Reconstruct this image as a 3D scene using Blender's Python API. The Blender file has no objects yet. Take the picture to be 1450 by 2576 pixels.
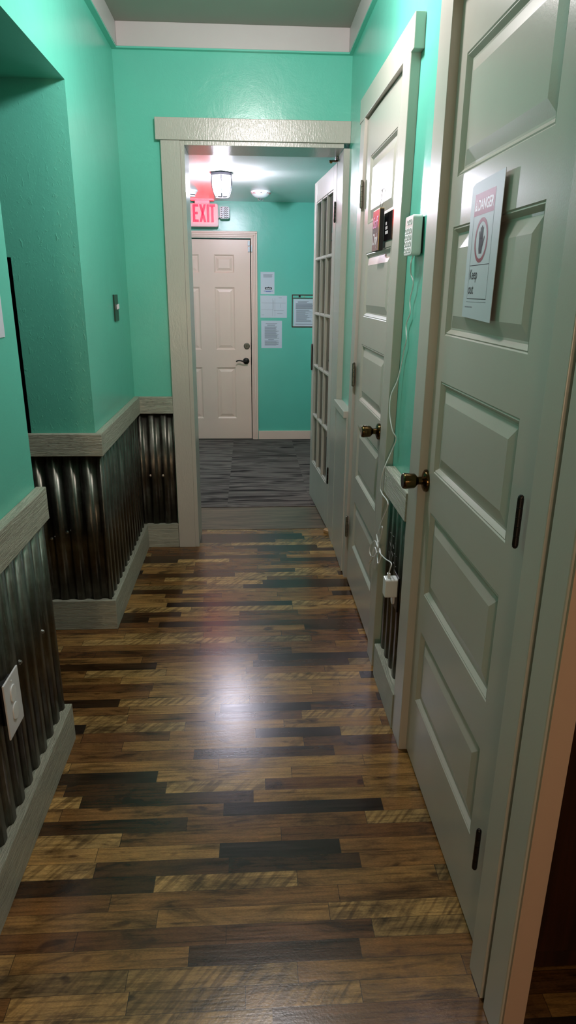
import bpy, bmesh, math, random
from mathutils import Vector, Matrix

random.seed(7)
scene = bpy.context.scene
COL = scene.collection
V = Vector
PI = math.pi

# ------------------------------------------------------------------ materials
def lin(c):
    out = []
    for v in c[:3]:
        v /= 255.0
        out.append(v / 12.92 if v <= 0.04045 else ((v + 0.055) / 1.055) ** 2.4)
    return (out[0], out[1], out[2], 1.0)

class NT:
    """small helper around a material's node tree"""
    def __init__(s, name):
        s.m = bpy.data.materials.new(name)
        s.m.use_nodes = True
        s.t = s.m.node_tree
        s.b = s.t.nodes['Principled BSDF']
        s.out = s.t.nodes['Material Output']
    def n(s, typ, **kw):
        nd = s.t.nodes.new(typ)
        for k, v in kw.items():
            setattr(nd, k, v)
        return nd
    def l(s, a, b):
        s.t.links.new(a, b)
    def math(s, op, a, b=None, clamp=False):
        nd = s.n('ShaderNodeMath', operation=op)
        nd.use_clamp = clamp
        for i, v in enumerate((a, b)):
            if v is None:
                continue
            if isinstance(v, (int, float)):
                nd.inputs[i].default_value = v
            else:
                s.l(v, nd.inputs[i])
        return nd.outputs[0]
    def coord(s, scale=(1, 1, 1), rot=(0, 0, 0)):
        tc = s.n('ShaderNodeTexCoord')
        mp = s.n('ShaderNodeMapping')
        mp.inputs['Scale'].default_value = scale
        mp.inputs['Rotation'].default_value = rot
        s.l(tc.outputs['Object'], mp.inputs['Vector'])
        return mp.outputs['Vector']
    def noise(s, vec, scale=5.0, detail=3.0, rough=0.5, dist=0.0):
        nd = s.n('ShaderNodeTexNoise')
        nd.inputs['Scale'].default_value = scale
        nd.inputs['Detail'].default_value = detail
        nd.inputs['Roughness'].default_value = rough
        nd.inputs['Distortion'].default_value = dist
        s.l(vec, nd.inputs['Vector'])
        return nd.outputs[0]
    def ramp(s, fac, stops, interp='LINEAR'):
        nd = s.n('ShaderNodeValToRGB')
        cr = nd.color_ramp
        cr.interpolation = interp
        while len(cr.elements) < len(stops):
            cr.elements.new(0.5)
        for e, (p, c) in zip(cr.elements, stops):
            e.position = p
            e.color = c if len(c) == 4 else (*c, 1)
        s.l(fac, nd.inputs[0])
        return nd.outputs[0]
    def mix(s, fac, a, b, mode='MIX'):
        nd = s.n('ShaderNodeMix', data_type='RGBA', blend_type=mode)
        for i, v in ((0, fac), (6, a), (7, b)):
            if isinstance(v, (int, float)):
                nd.inputs[i].default_value = v
            elif isinstance(v, tuple):
                nd.inputs[i].default_value = v
            else:
                s.l(v, nd.inputs[i])
        return nd.outputs[2]
    def bump(s, height, strength=0.2, dist=0.01, prev=None):
        nd = s.n('ShaderNodeBump')
        nd.inputs['Strength'].default_value = strength
        nd.inputs['Distance'].default_value = dist
        s.l(height, nd.inputs['Height'])
        if prev is not None:
            s.l(prev, nd.inputs['Normal'])
        s.l(nd.outputs[0], s.b.inputs['Normal'])
        return nd.outputs[0]
    def set(s, **kw):
        names = dict(color='Base Color', rough='Roughness', metal='Metallic', spec='Specular IOR Level',
                     ecol='Emission Color', estr='Emission Strength', coat='Coat Weight', trans='Transmission Weight',
                     coatr='Coat Roughness', sss='Subsurface Weight', alpha='Alpha', ior='IOR')
        for k, v in kw.items():
            inp = s.b.inputs[names[k]]
            if isinstance(v, (int, float, tuple)):
                inp.default_value = v
            else:
                s.l(v, inp)
        return s

def plain(name, rgb, rough=0.5, metal=0.0, spec=0.5, bump=None):
    k = NT(name)
    k.set(color=lin(rgb), rough=rough, metal=metal, spec=spec)
    if bump:
        k.bump(k.noise(k.coord(), bump[0], 3), bump[1], 0.004)
    return k.m

M = {}

def wall_paint(name, rgb, lumps=0.0):
    k = NT(name)
    c = k.coord()
    n1 = k.noise(c, 3.0, 4)
    col = k.mix(k.math('MULTIPLY', n1, 0.55), lin(rgb), lin([v * 0.86 for v in rgb]))
    k.set(color=col, rough=0.26, spec=0.5)
    a = k.noise(c, 170, 2)
    nb = k.bump(a, 0.10, 0.002)
    b = k.noise(c, 7, 5, 0.6, 0.6)
    nb = k.bump(b, 0.16, 0.012, nb)
    if lumps:
        cl = k.coord((1, 1, 0.55), (0, 0.6, 0))
        d = k.noise(cl, 75, 4, 0.55, 0.8)
        e = k.ramp(d, [(0.58, (0, 0, 0)), (0.72, (1, 1, 1))])
        big = k.ramp(k.noise(c, 2.6, 2), [(0.36, (0.12, 0.12, 0.12)), (0.62, (1, 1, 1))])
        h = k.mix(1.0, e, big, 'MULTIPLY')
        k.bump(h, lumps, 0.008, nb)
    return k.m

MINT = (106, 205, 183)
M['mint'] = wall_paint('mint_wall_paint', MINT)
M['mint_rough'] = wall_paint('mint_lumpy_plaster', MINT, 0.22)

def trim_paint(name, rgb, grain=None, rough=0.3, strength=0.35, brush=0.0):
    k = NT(name)
    c = k.coord()
    n = k.noise(c, 4, 3)
    k.set(color=k.mix(k.math('MULTIPLY', n, 0.5), lin(rgb), lin([v * 0.92 for v in rgb])), rough=rough)
    nb = k.bump(k.noise(c, 240, 2), 0.06, 0.002)
    if brush:
        nb = k.bump(k.noise(k.coord((1, 1, 0.35)), 130, 3, 0.6), brush, 0.004, nb)
    if grain:
        cg = k.coord(grain)
        g1 = k.noise(cg, 1.0, 5, 0.65, 1.0)
        g2 = k.ramp(k.noise(cg, 0.5, 3, 0.6, 2.0), [(0.42, (0, 0, 0)), (0.5, (1, 1, 1)), (0.58, (0, 0, 0))])
        nb = k.bump(g1, strength, 0.006, nb)
        k.bump(g2, strength * 0.7, 0.004, nb)
    return k.m

TRIM = (192, 187, 177)
M['trim'] = trim_paint('greige_trim_paint', TRIM)
M['trim_brush'] = trim_paint('greige_brushed_paint', TRIM, rough=0.22, brush=0.28)
M['sawn_y'] = trim_paint('greige_rough_sawn_y', (190, 190, 172), (170, 7, 170), 0.42, 0.9)
M['sawn_x'] = trim_paint('greige_rough_sawn_x', (190, 190, 172), (7, 170, 170), 0.42, 0.9)
M['door'] = trim_paint('greige_door_paint', TRIM, rough=0.24)
M['crown'] = trim_paint('pale_crown_paint', (198, 191, 190), rough=0.4)
M['ceil'] = trim_paint('grey_ceiling_paint', (150, 152, 140), rough=0.55)
M['ceil2'] = trim_paint('light_ceiling_paint', (214, 214, 212), rough=0.24, brush=0.25)
M['cream'] = trim_paint('cream_door_paint', (252, 216, 198), rough=0.34)
M['cream_trim'] = trim_paint('cream_trim_paint', (248, 214, 198), rough=0.34)
M['tan'] = plain('tan_side_wall', (184, 158, 138), 0.6, bump=(200, 0.1))
M['wood_and_warm_light'] = trim_paint('bare_wood_and_warm_light', (176, 138, 92), (60, 60, 3), 0.5, 0.15)

def metal_sheet():
    k = NT('weathered_galvanized_sheet')
    c = k.coord()
    n = k.noise(c, 5, 6, 0.65)
    n2 = k.noise(k.coord((14, 14, 1.6)), 2.0, 5, 0.65)
    f = k.math('MULTIPLY', k.math('ADD', n, n2), 0.5)
    col = k.ramp(f, [(0.32, lin((58, 54, 47))), (0.5, lin((98, 95, 87))), (0.68, lin((146, 145, 138)))])
    # chalky scuffs near the lower edge and random streaks
    sc = k.ramp(k.noise(k.coord((30, 30, 3)), 1.4, 4, 0.7), [(0.63, (0, 0, 0)), (0.72, (1, 1, 1))])
    col = k.mix(k.math('MULTIPLY', sc, 0.35), col, lin((190, 190, 186)))
    r = k.math('ADD', k.math('MULTIPLY', n2, 0.28), 0.2)
    k.set(color=col, metal=0.92, rough=r)
    k.bump(k.noise(c, 60, 3), 0.06, 0.003)
    return k.m
M['metal'] = metal_sheet()

def floor_planks():
    k = NT('reclaimed_strip_plank_vinyl')
    tc = k.n('ShaderNodeTexCoord')
    sp = k.n('ShaderNodeSeparateXYZ')
    k.l(tc.outputs['Object'], sp.inputs[0])
    X, Y = sp.outputs[0], sp.outputs[1]
    yr = k.math('DIVIDE', Y, 0.0515)
    row = k.math('FLOOR', yr)
    fy = k.math('FRACT', yr)
    w1 = k.n('ShaderNodeTexWhiteNoise', noise_dimensions='1D')
    k.l(row, w1.inputs['W'])
    r1 = w1.outputs['Value']
    L = k.math('ADD', k.math('MULTIPLY', r1, 0.42), 0.26)
    u = k.math('ADD', k.math('DIVIDE', X, L), k.math('MULTIPLY', r1, 37.3))
    colI = k.math('FLOOR', u)
    fu = k.math('FRACT', u)
    cb = k.n('ShaderNodeCombineXYZ')
    k.l(row, cb.inputs[0]); k.l(colI, cb.inputs[1])
    w2 = k.n('ShaderNodeTexWhiteNoise', noise_dimensions='3D')
    k.l(cb.outputs[0], w2.inputs['Vector'])
    rv = w2.outputs['Value']
    rc = k.n('ShaderNodeSeparateColor'); k.l(w2.outputs['Color'], rc.inputs[0])
    base = k.ramp(rv, [(0.0, lin((38, 24, 12))), (0.16, lin((66, 43, 22))), (0.3, lin((100, 66, 36))),
                       (0.5, lin((124, 88, 48))), (0.7, lin((146, 110, 62))), (0.86, lin((180, 145, 90))), (1.0, lin((112, 90, 56)))])
    # grain: long streaks along the strip
    def vec(sx, sy, off):
        c = k.n('ShaderNodeCombineXYZ')
        k.l(k.math('MULTIPLY', X, sx), c.inputs[0])
        k.l(k.math('MULTIPLY', Y, sy), c.inputs[1])
        k.l(k.math('MULTIPLY', rv, off), c.inputs[2])
        return c.outputs[0]
    g = k.noise(vec(5, 95, 40), 1.0, 6, 0.68, 0.4)
    gm = k.ramp(g, [(0.3, (0.30, 0.28, 0.25)), (0.5, (1, 1, 1)), (0.72, (1.35, 1.3, 1.2))])
    col = k.mix(1.0, base, gm, 'MULTIPLY')
    # broad dark stains inside a strip
    st = k.noise(vec(4.5, 14, 23), 1.0, 5, 0.65, 0.8)
    sm = k.ramp(st, [(0.34, (0.30, 0.27, 0.24)), (0.48, (0.95, 0.95, 0.95)), (0.66, (1.3, 1.26, 1.18))])
    col = k.mix(0.95, col, sm, 'MULTIPLY')
    sp_ = k.ramp(k.noise(vec(150, 420, 9), 1.0, 2, 0.6), [(0.3, (0.72, 0.72, 0.72)), (0.7, (1.25, 1.25, 1.25))])
    col = k.mix(0.7, col, sp_, 'MULTIPLY')
    # saw marks: slanted ribs on some strips
    cs = k.n('ShaderNodeCombineXYZ')
    k.l(k.math('ADD', k.math('MULTIPLY', X, 62), k.math('MULTIPLY', Y, -48)), cs.inputs[0])
    k.l(k.math('MULTIPLY', Y, 9), cs.inputs[1])
    k.l(k.math('MULTIPLY', rv, 31), cs.inputs[2])
    sw = k.ramp(k.noise(cs.outputs[0], 1.0, 2, 0.5), [(0.38, (0.3, 0.27, 0.24)), (0.56, (1, 1, 1))])
    mask = k.math('MULTIPLY', k.math('GREATER_THAN', rc.outputs[0], 0.76), k.noise(vec(5, 10, 11), 1.0, 2))
    col = k.mix(k.math('MULTIPLY', mask, 1.3, True), col, k.mix(1.0, col, sw, 'MULTIPLY'))
    # knots
    kn = k.ramp(k.noise(vec(11, 26, 17), 1.0, 1), [(0.70, (1, 1, 1)), (0.76, (0.25, 0.2, 0.17))])
    col = k.mix(0.8, col, kn, 'MULTIPLY')
    # joints
    e1 = k.math('LESS_THAN', k.math('MINIMUM', fy, k.math('SUBTRACT', 1.0, fy)), 0.018)
    fl = k.math('MULTIPLY', fu, L)
    e2 = k.math('LESS_THAN', fl, 0.0016)
    e = k.math('MAXIMUM', k.math('MULTIPLY', e1, 0.55), k.math('MULTIPLY', e2, 0.8))
    col = k.mix(e, col, lin((24, 17, 12)))
    k.set(color=col, rough=k.math('ADD', k.math('MULTIPLY', g, 0.14), 0.165), spec=0.5)
    nb = k.bump(k.noise(tc.outputs['Object'], 160, 2), 0.07, 0.002)
    k.bump(g, 0.10, 0.0015, nb)
    return k.m
M['planks'] = floor_planks()

def carpet():
    k = NT('charcoal_carpet_tile')
    tc = k.n('ShaderNodeTexCoord')
    sp = k.n('ShaderNodeSeparateXYZ'); k.l(tc.outputs['Object'], sp.inputs[0])
    X, Y = sp.outputs[0], sp.outputs[1]
    tx = k.math('FLOOR', k.math('DIVIDE', k.math('ADD', X, 0.17), 0.61))
    ty = k.math('FLOOR', k.math('DIVIDE', k.math('SUBTRACT', Y, 4.56), 0.75))
    cb = k.n('ShaderNodeCombineXYZ'); k.l(tx, cb.inputs[0]); k.l(ty, cb.inputs[1])
    wn = k.n('ShaderNodeTexWhiteNoise'); k.l(cb.outputs[0], wn.inputs['Vector'])
    cv = k.n('ShaderNodeCombineXYZ')
    k.l(k.math('MULTIPLY', X, 2.2), cv.inputs[0]); k.l(k.math('MULTIPLY', Y, 18), cv.inputs[1]); k.l(k.math('MULTIPLY', wn.outputs['Value'], 20), cv.inputs[2])
    n = k.noise(cv.outputs[0], 1.0, 2.5, 0.5, 0.9)
    col = k.ramp(n, [(0.33, lin((46, 41, 41))), (0.46, lin((90, 82, 79))), (0.56, lin((116, 106, 101))), (0.68, lin((80, 73, 70)))])
    tint = k.math('ADD', k.math('MULTIPLY', wn.outputs['Value'], 0.3), 0.85)
    tn = k.n('ShaderNodeCombineColor'); k.l(tint, tn.inputs[0]); k.l(tint, tn.inputs[1]); k.l(tint, tn.inputs[2])
    col = k.mix(1.0, col, tn.outputs[0], 'MULTIPLY')
    k.set(color=col, rough=0.95, spec=0.1)
    k.bump(k.noise(tc.outputs['Object'], 260, 3), 0.5, 0.004)
    return k.m
M['carpet'] = carpet()

def grey_plank():
    k = NT('grey_brown_threshold_plank')
    n = k.noise(k.coord((3, 42, 1)), 1.0, 6, 0.65, 0.6)
    col = k.ramp(n, [(0.3, lin((46, 37, 29))), (0.5, lin((92, 78, 62))), (0.7, lin((122, 106, 84)))])
    k.set(color=col, rough=0.42)
    return k.m
M['greyplank'] = grey_plank()

def wood_dark():
    k = NT('dark_stained_wood')
    n = k.noise(k.coord((40, 40, 2)), 1.0, 5, 0.6, 0.8)
    col = k.ramp(n, [(0.3, lin((26, 13, 8))), (0.7, lin((54, 26, 15)))])
    k.set(color=col, rough=0.35)
    return k.m
M['darkwood'] = wood_dark()

M['bronze'] = plain('antique_bronze', (92, 74, 46), 0.16, 1.0)
M['hinge'] = plain('dull_bronze_hinge', (120, 116, 104), 0.42, 0.85, bump=(90, 0.2))
M['black_hw'] = plain('dark_bronze_hardware', (30, 24, 20), 0.35, 0.4)
M['switch'] = plain('dark_green_bronze_plate', (40, 62, 50), 0.35, 0.3)
M['white'] = plain('white_plastic', (226, 226, 230), 0.35)
M['white2'] = plain('white_gloss_plastic', (236, 238, 240), 0.22)
M['paper'] = plain('white_paper', (214, 216, 228), 0.5)
M['paper_gloss'] = plain('laminated_paper', (206, 212, 222), 0.24)
M['sleeve'] = plain('clear_sleeved_paper', (190, 199, 206), 0.42, spec=0.25)
M['ink'] = plain('black_ink', (16, 16, 18), 0.5, spec=0.2)
M['ink_soft'] = plain('grey_print', (110, 112, 122), 0.5)
M['danger_red'] = plain('faded_red_print', (140, 44, 54), 0.4, spec=0.25)
M['black'] = plain('matte_black', (10, 10, 10), 0.6)
M['sign_black'] = plain('glossy_black_sign', (20, 16, 20), 0.1, spec=0.7)
M['maroon'] = plain('maroon_binding', (66, 18, 14), 0.4)
M['gold'] = plain('pale_gold_edge', (196, 160, 92), 0.35, 0.3)
M['white_ink'] = plain('white_print', (235, 230, 235), 0.4)
M['reflection_pink'] = plain('exit_reflection_pink', (220, 130, 180), 0.35)  # exit sign's reflection painted into the plaque lettering
M['string'] = plain('brown_string', (74, 62, 44), 0.8)
M['chalk'] = plain('grey_chalk', (150, 150, 150), 0.8)
M['chrome'] = plain('bright_screw', (190, 190, 190), 0.3, 1.0)
M['nickel'] = plain('brushed_nickel', (70, 70, 76), 0.3, 0.9)
M['blue_ink'] = plain('blue_print', (50, 90, 170), 0.4)
M['fire_red'] = plain('red_lettering', (190, 30, 36), 0.4)
M['void'] = plain('bounce_cut_black_wall', (9, 9, 9), 0.9)  # colour blackened so the hidden passage walls bounce no light
M['silver'] = plain('ribbed_reflector', (170, 166, 176), 0.25, 0.7, bump=(120, 0.4))

def glass(name, tint, gloss, diff=0.0, dcol=(1, 1, 1, 1), rough=0.03):
    k = NT(name)
    k.t.nodes.remove(k.b)
    tr = k.n('ShaderNodeBsdfTransparent'); tr.inputs[0].default_value = tint
    gl = k.n('ShaderNodeBsdfGlossy'); gl.inputs['Roughness'].default_value = rough
    fr = k.n('ShaderNodeFresnel'); fr.inputs[0].default_value = 1.45
    mx = k.n('ShaderNodeMixShader')
    k.l(k.math('MULTIPLY', fr.outputs[0], gloss, True), mx.inputs[0])
    k.l(tr.outputs[0], mx.inputs[1]); k.l(gl.outputs[0], mx.inputs[2])
    last = mx.outputs[0]
    if diff:
        df = k.n('ShaderNodeBsdfTranslucent'); df.inputs[0].default_value = dcol
        m2 = k.n('ShaderNodeMixShader'); m2.inputs[0].default_value = diff
        k.l(last, m2.inputs[1]); k.l(df.outputs[0], m2.inputs[2])
        last = m2.outputs[0]
    k.l(last, k.out.inputs[0])
    return k.m
M['glass'] = glass('window_glass', (0.86, 0.9, 0.88, 1), 1.0)
M['lamp_glass'] = glass('lamp_glass', (0.9, 0.93, 1.0, 1), 1.2, 0.006, (0.9, 0.93, 1, 1))
M['clear'] = glass('clear_lens', (0.95, 0.95, 0.95, 1), 1.5)
M['dark_beyond_pane'] = plain('dark_beyond_pane', (4, 5, 5), 0.5, spec=0.15)  # opaque black colour stands in for the dark room behind the pane

def emit(name, rgb, strength, base=None):
    k = NT(name)
    k.set(color=lin(base or rgb), ecol=lin(rgb), estr=strength, rough=0.4)
    return k.m
M['bulb'] = emit('lit_bulb', (248, 240, 250), 1450)
M['exit_red'] = emit('lit_exit_red', (255, 10, 26), 10.0, (120, 8, 18))
M['exit_face'] = emit('exit_sign_face', (255, 70, 90), 0.16, (222, 200, 204))
M['exit_top'] = emit('exit_canopy_glow', (255, 50, 76), 1.1, (230, 190, 196))

# ------------------------------------------------------------------ geometry helpers
class B:
    def __init__(s):
        s.bm = bmesh.new()
    def quad(s, *pts):
        return s.bm.faces.new([s.bm.verts.new(p) for p in pts])
    def box(s, x0, x1, y0, y1, z0, z1):
        v = [s.bm.verts.new((x, y, z)) for x in (x0, x1) for y in (y0, y1) for z in (z0, z1)]
        for f in ((0, 1, 3, 2), (4, 6, 7, 5), (0, 4, 5, 1), (2, 3, 7, 6), (0, 2, 6, 4), (1, 5, 7, 3)):
            s.bm.faces.new([v[i] for i in f])
        return s
    def prism(s, pts, d):
        """closed polygon pts (3-D), extruded by vector d"""
        a = [s.bm.verts.new(p) for p in pts]
        b = [s.bm.verts.new(V(p) + V(d)) for p in pts]
        s.bm.faces.new(a); s.bm.faces.new(b[::-1])
        n = len(a)
        for i in range(n):
            s.bm.faces.new([a[i], b[i], b[(i + 1) % n], a[(i + 1) % n]])
        return s
    def lathe(s, o, axis, prof, seg=28):
        """prof = [(radius, distance along axis)]"""
        o, ax = V(o), V(axis).normalized()
        u = ax.orthogonal().normalized(); w = ax.cross(u)
        rings = []
        for r, h in prof:
            if r < 1e-6:
                rings.append([s.bm.verts.new(o + ax * h)])
            else:
                rings.append([s.bm.verts.new(o + ax * h + (u * math.cos(t) + w * math.sin(t)) * r)
                              for t in [2 * PI * i / seg for i in range(seg)]])
        for a, b in zip(rings, rings[1:]):
            for i in range(seg):
                j = (i + 1) % seg
                if len(a) == 1 and len(b) == 1: break
                if len(a) == 1: s.bm.faces.new([a[0], b[i], b[j]])
                elif len(b) == 1: s.bm.faces.new([a[i], a[j], b[0]])
                else: s.bm.faces.new([a[i], a[j], b[j], b[i]])
        if len(rings[0]) > 1: s.bm.faces.new(rings[0][::-1])
        if len(rings[-1]) > 1: s.bm.faces.new(rings[-1])
        return s
    def tube(s, pts, r, seg=8):
        pts = [V(p) for p in pts]
        rings = []
        prev = None
        for i, p in enumerate(pts):
            d = (pts[min(i + 1, len(pts) - 1)] - pts[max(i - 1, 0)])
            d = d.normalized() if d.length > 1e-9 else V((0, 0, 1))
            if prev is None: u = d.orthogonal().normalized()
            else:
                u = prev - d * prev.dot(d)
                u = u.normalized() if u.length > 1e-6 else d.orthogonal().normalized()
            prev = u
            w = d.cross(u)
            rings.append([s.bm.verts.new(p + (u * math.cos(t) + w * math.sin(t)) * r) for t in [2 * PI * k / seg for k in range(seg)]])
        for a, b in zip(rings, rings[1:]):
            for i in range(seg):
                s.bm.faces.new([a[i], a[(i + 1) % seg], b[(i + 1) % seg], b[i]])
        s.bm.faces.new(rings[0][::-1]); s.bm.faces.new(rings[-1])
        return s
    def done(s, name, mat, parent=None, bevel=0.0, smooth=False, seg=2):
        bmesh.ops.recalc_face_normals(s.bm, faces=s.bm.faces)
        off = V(parent_world(parent)) if parent else V((0, 0, 0))
        if off.length: bmesh.ops.translate(s.bm, verts=s.bm.verts, vec=-off)
        me = bpy.data.meshes.new(name)
        s.bm.to_mesh(me); s.bm.free()
        me.materials.append(M[mat] if isinstance(mat, str) else mat)
        o = bpy.data.objects.new(name, me)
        COL.objects.link(o)
        if parent: o.parent = parent
        if smooth:
            for p in me.polygons: p.use_smooth = True
            me.set_sharp_from_angle(angle=math.radians(40))
        if bevel:
            md = o.modifiers.new('Bevel', 'BEVEL')
            md.width = bevel; md.segments = seg; md.limit_method = 'ANGLE'; md.angle_limit = math.radians(40)
        return o

def parent_world(p):
    v = V((0, 0, 0))
    while p:
        v += V(p.location); p = p.parent
    return v

def tag(o, label, cat, group=None, kind=None):
    o['label'] = label; o['category'] = cat
    if group: o['group'] = group
    if kind: o['kind'] = kind
    return o

def thing(name, label, cat, loc, group=None, kind=None):
    o = bpy.data.objects.new(name, None)
    COL.objects.link(o); o.location = loc
    o.empty_display_size = 0.05
    return tag(o, label, cat, group, kind)

def struct(o, label, cat):
    return tag(o, label, cat, None, 'structure')

def text(name, body, size, o, u, v, mat, parent, depth=0.0006, sx=1.0, align='LEFT', shear=0.0, bold=0.0):
    """flat lettering lying on the plane through o with axes u (reading direction) and v (up)"""
    cu = bpy.data.curves.new(name + '_c', 'FONT')
    cu.body = body; cu.size = size; cu.align_x = align; cu.align_y = 'BOTTOM_BASELINE'
    cu.shear = shear; cu.offset = bold; cu.resolution_u = 4
    t = bpy.data.objects.new(name + '_c', cu)
    COL.objects.link(t)
    dg = bpy.context.evaluated_depsgraph_get()
    me0 = t.evaluated_get(dg).to_mesh()
    bm = bmesh.new(); bm.from_mesh(me0)
    t.evaluated_get(dg).to_mesh_clear()
    bpy.data.objects.remove(t); bpy.data.curves.remove(cu)
    u, v, o = V(u).normalized(), V(v).normalized(), V(o)
    w = u.cross(v)
    for vt in bm.verts:
        p = vt.co.copy()
        vt.co = o + u * p.x * sx + v * p.y
    if depth:
        r = bmesh.ops.extrude_face_region(bm, geom=bm.faces[:])
        bmesh.ops.translate(bm, verts=[g for g in r['geom'] if isinstance(g, bmesh.types.BMVert)], vec=w * depth)
    b = B(); b.bm.free(); b.bm = bm
    return b.done(name, mat, parent)

def smooth_path(pts, n=6):
    pts = [V(p) for p in pts]; out = []
    for i in range(len(pts) - 1):
        p0, p1, p2, p3 = pts[max(i - 1, 0)], pts[i], pts[i + 1], pts[min(i + 2, len(pts) - 1)]
        for k in range(n):
            t = k / n
            out.append(0.5 * ((2 * p1) + (p2 - p0) * t + (2 * p0 - 5 * p1 + 4 * p2 - p3) * t * t + (3 * p1 - p0 - 3 * p2 + p3) * t ** 3))
    out.append(pts[-1])
    return out

def rrect(cu, cv, w, h, r, seg=5):
    pts = []
    for (sx, sy, a0) in ((1, 1, 0), (-1, 1, 90), (-1, -1, 180), (1, -1, 270)):
        for i in range(seg + 1):
            a = math.radians(a0 + 90 * i / seg)
            pts.append((cu + sx * (w / 2 - r) + math.cos(a) * r, cv + sy * (h / 2 - r) + math.sin(a) * r))
    return pts

# ------------------------------------------------------------------ setting: shell
XL, XR = -0.655, 0.533          # plaster planes of the two hallway walls
YF = 3.825                      # end wall of the hallway
ZC = 2.72
B_ = lambda: B()

struct(B().box(-2.2, 2.4, -2.5, 4.10, -0.05, 0).done('floor', 'planks'),
       'dark brown multi-strip wood plank floor running across the hallway', 'floor')
struct(B().box(-1.4, 0.76, 4.10, 4.565, -0.05, 0.002).done('floor', 'greyplank'),
       'worn grey-brown plank strip just beyond the cased opening', 'floor')
struct(B().box(-1.4, 0.76, 4.565, 7.0, -0.05, 0.006).done('floor', 'carpet'),
       'charcoal wavy carpet tiles in the entry room', 'carpet')
struct(B().box(-0.66, 0.70, -1.2, 4.06, ZC, ZC + 0.05).done('ceiling', 'ceil'),
       'dull grey-green hallway ceiling', 'ceiling')
struct(B().box(-1.5, 0.86, 4.06, 7.0, 2.29, 2.34).done('ceiling', 'ceil2'),
       'low glossy pale ceiling of the entry room around the lit fixture', 'ceiling')

b = B()
b.box(-0.80, XL, -1.0, 1.962, 0, ZC)
b.box(-0.80, XL, 1.962, 2.812, 2.215, ZC)
b.box(-0.80, XL, 2.812, YF, 0, ZC)
struct(b.done('wall_left', 'mint'), 'mint green left wall with an opening to a side passage', 'wall')
b = B()
b.box(-0.92, XL, 2.80, 2.812, 0, 2.215)
b.box(-1.9, -0.92, 2.80, 2.9, 0, 0.90)
b.box(-1.9, -0.92, 2.80, 2.9, 1.612, 2.215)
struct(b.done('wall_alcove', 'mint_rough'), 'lumpy mint green wall of the side passage facing the hallway', 'wall')
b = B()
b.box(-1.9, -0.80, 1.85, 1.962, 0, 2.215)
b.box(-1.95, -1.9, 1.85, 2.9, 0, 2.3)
struct(b.done('wall_alcove', 'void'), 'hidden end walls of the side passage, blackened to cut bounce light', 'wall')
struct(B().box(-1.9, -0.80, 1.85, 2.9, 2.215, 2.3).done('ceiling', 'mint'), 'low dark green ceiling of the side passage', 'ceiling')
w = struct(B().box(-1.9, -0.80, 2.86, 2.875, 0.90, 1.612).done('window_1', 'dark_beyond_pane'),
           'opaque black window pane standing in for the dark beyond the passage wall', 'window')

b = B()
b.box(XR, XR + 0.012, 0.925, 1.03, 0, ZC)             # stub towards the camera
b.box(XR, XR + 0.03, 1.03, 1.905, 2.19, ZC)
b.box(XR, XR + 0.12, 1.905, 2.44, 0, ZC)
b.box(XR, XR + 0.12, 2.44, 3.30, 2.205, ZC)
b.box(XR, XR + 0.12, 3.30, YF + 0.03, 0, ZC)
struct(b.done('wall_right', 'mint'), 'mint green right wall around two panelled doors', 'wall')
struct(B().box(0.504, 0.547, 0.918, 0.9245, 0, ZC).done('wall_right', 'tan'),
       'narrow tan wall end in warm light at the lower right', 'wall')
b = B()
b.box(-0.80, -0.337, YF, 4.06, 0, ZC)
b.box(-0.337, 0.549, YF, 4.06, 2.218, ZC)
b.box(0.549, 0.75, YF, 4.06, 0, ZC)
struct(b.done('wall_far', 'mint'), 'mint green end wall above the cased opening', 'wall')
b = B()
b.box(-1.5, -0.845, 6.872, 7.0, 0, 2.29)
b.box(-0.845, 0.035, 6.872, 7.0, 1.965, 2.29)
b.box(0.035, 0.86, 6.872, 7.0, 0, 2.29)
struct(b.done('wall_entry', 'mint'), 'mint green wall around the exit door', 'wall')
struct(B().box(0.76, 0.86, 4.06, 6.872, 0, 2.29).done('wall_entry', 'mint'), 'mint green side wall behind the glazed door', 'wall')
struct(B().box(-1.5, -1.4, 4.06, 6.872, 0, 2.29).done('wall_entry', 'mint'), 'mint green side wall of the entry room hidden to the left', 'wall')
struct(B().box(-2.2, 2.4, -2.5, -2.4, 0, ZC).done('wall_back', 'tan'), 'tan wall of the room behind the viewer', 'wall')

# crown boards
struct(B().box(XL, -0.627, -1.0, YF, 2.617, ZC).done('trim_1', 'crown', bevel=0.002), 'pale crown board along the top of the left wall', 'trim')
struct(B().box(-0.627, 0.512, 3.797, YF, 2.617, ZC).done('trim_2', 'crown', bevel=0.002), 'pale crown board across the end wall', 'trim')
struct(B().box(0.512, XR, -1.0, YF, 2.617, ZC).done('trim_3', 'crown', bevel=0.002), 'pale crown board along the top of the right wall', 'trim')
b = B()
b.box(XL, -0.629, -1.0, YF, 2.610, 2.617)
b.box(-0.629, 0.514, 3.799, YF, 2.610, 2.617)
b.box(0.514, XR, -1.0, YF, 2.610, 2.617)
struct(b.done('trim_4', 'mint'), 'thin green painted edge under the crown boards', 'trim')

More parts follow.
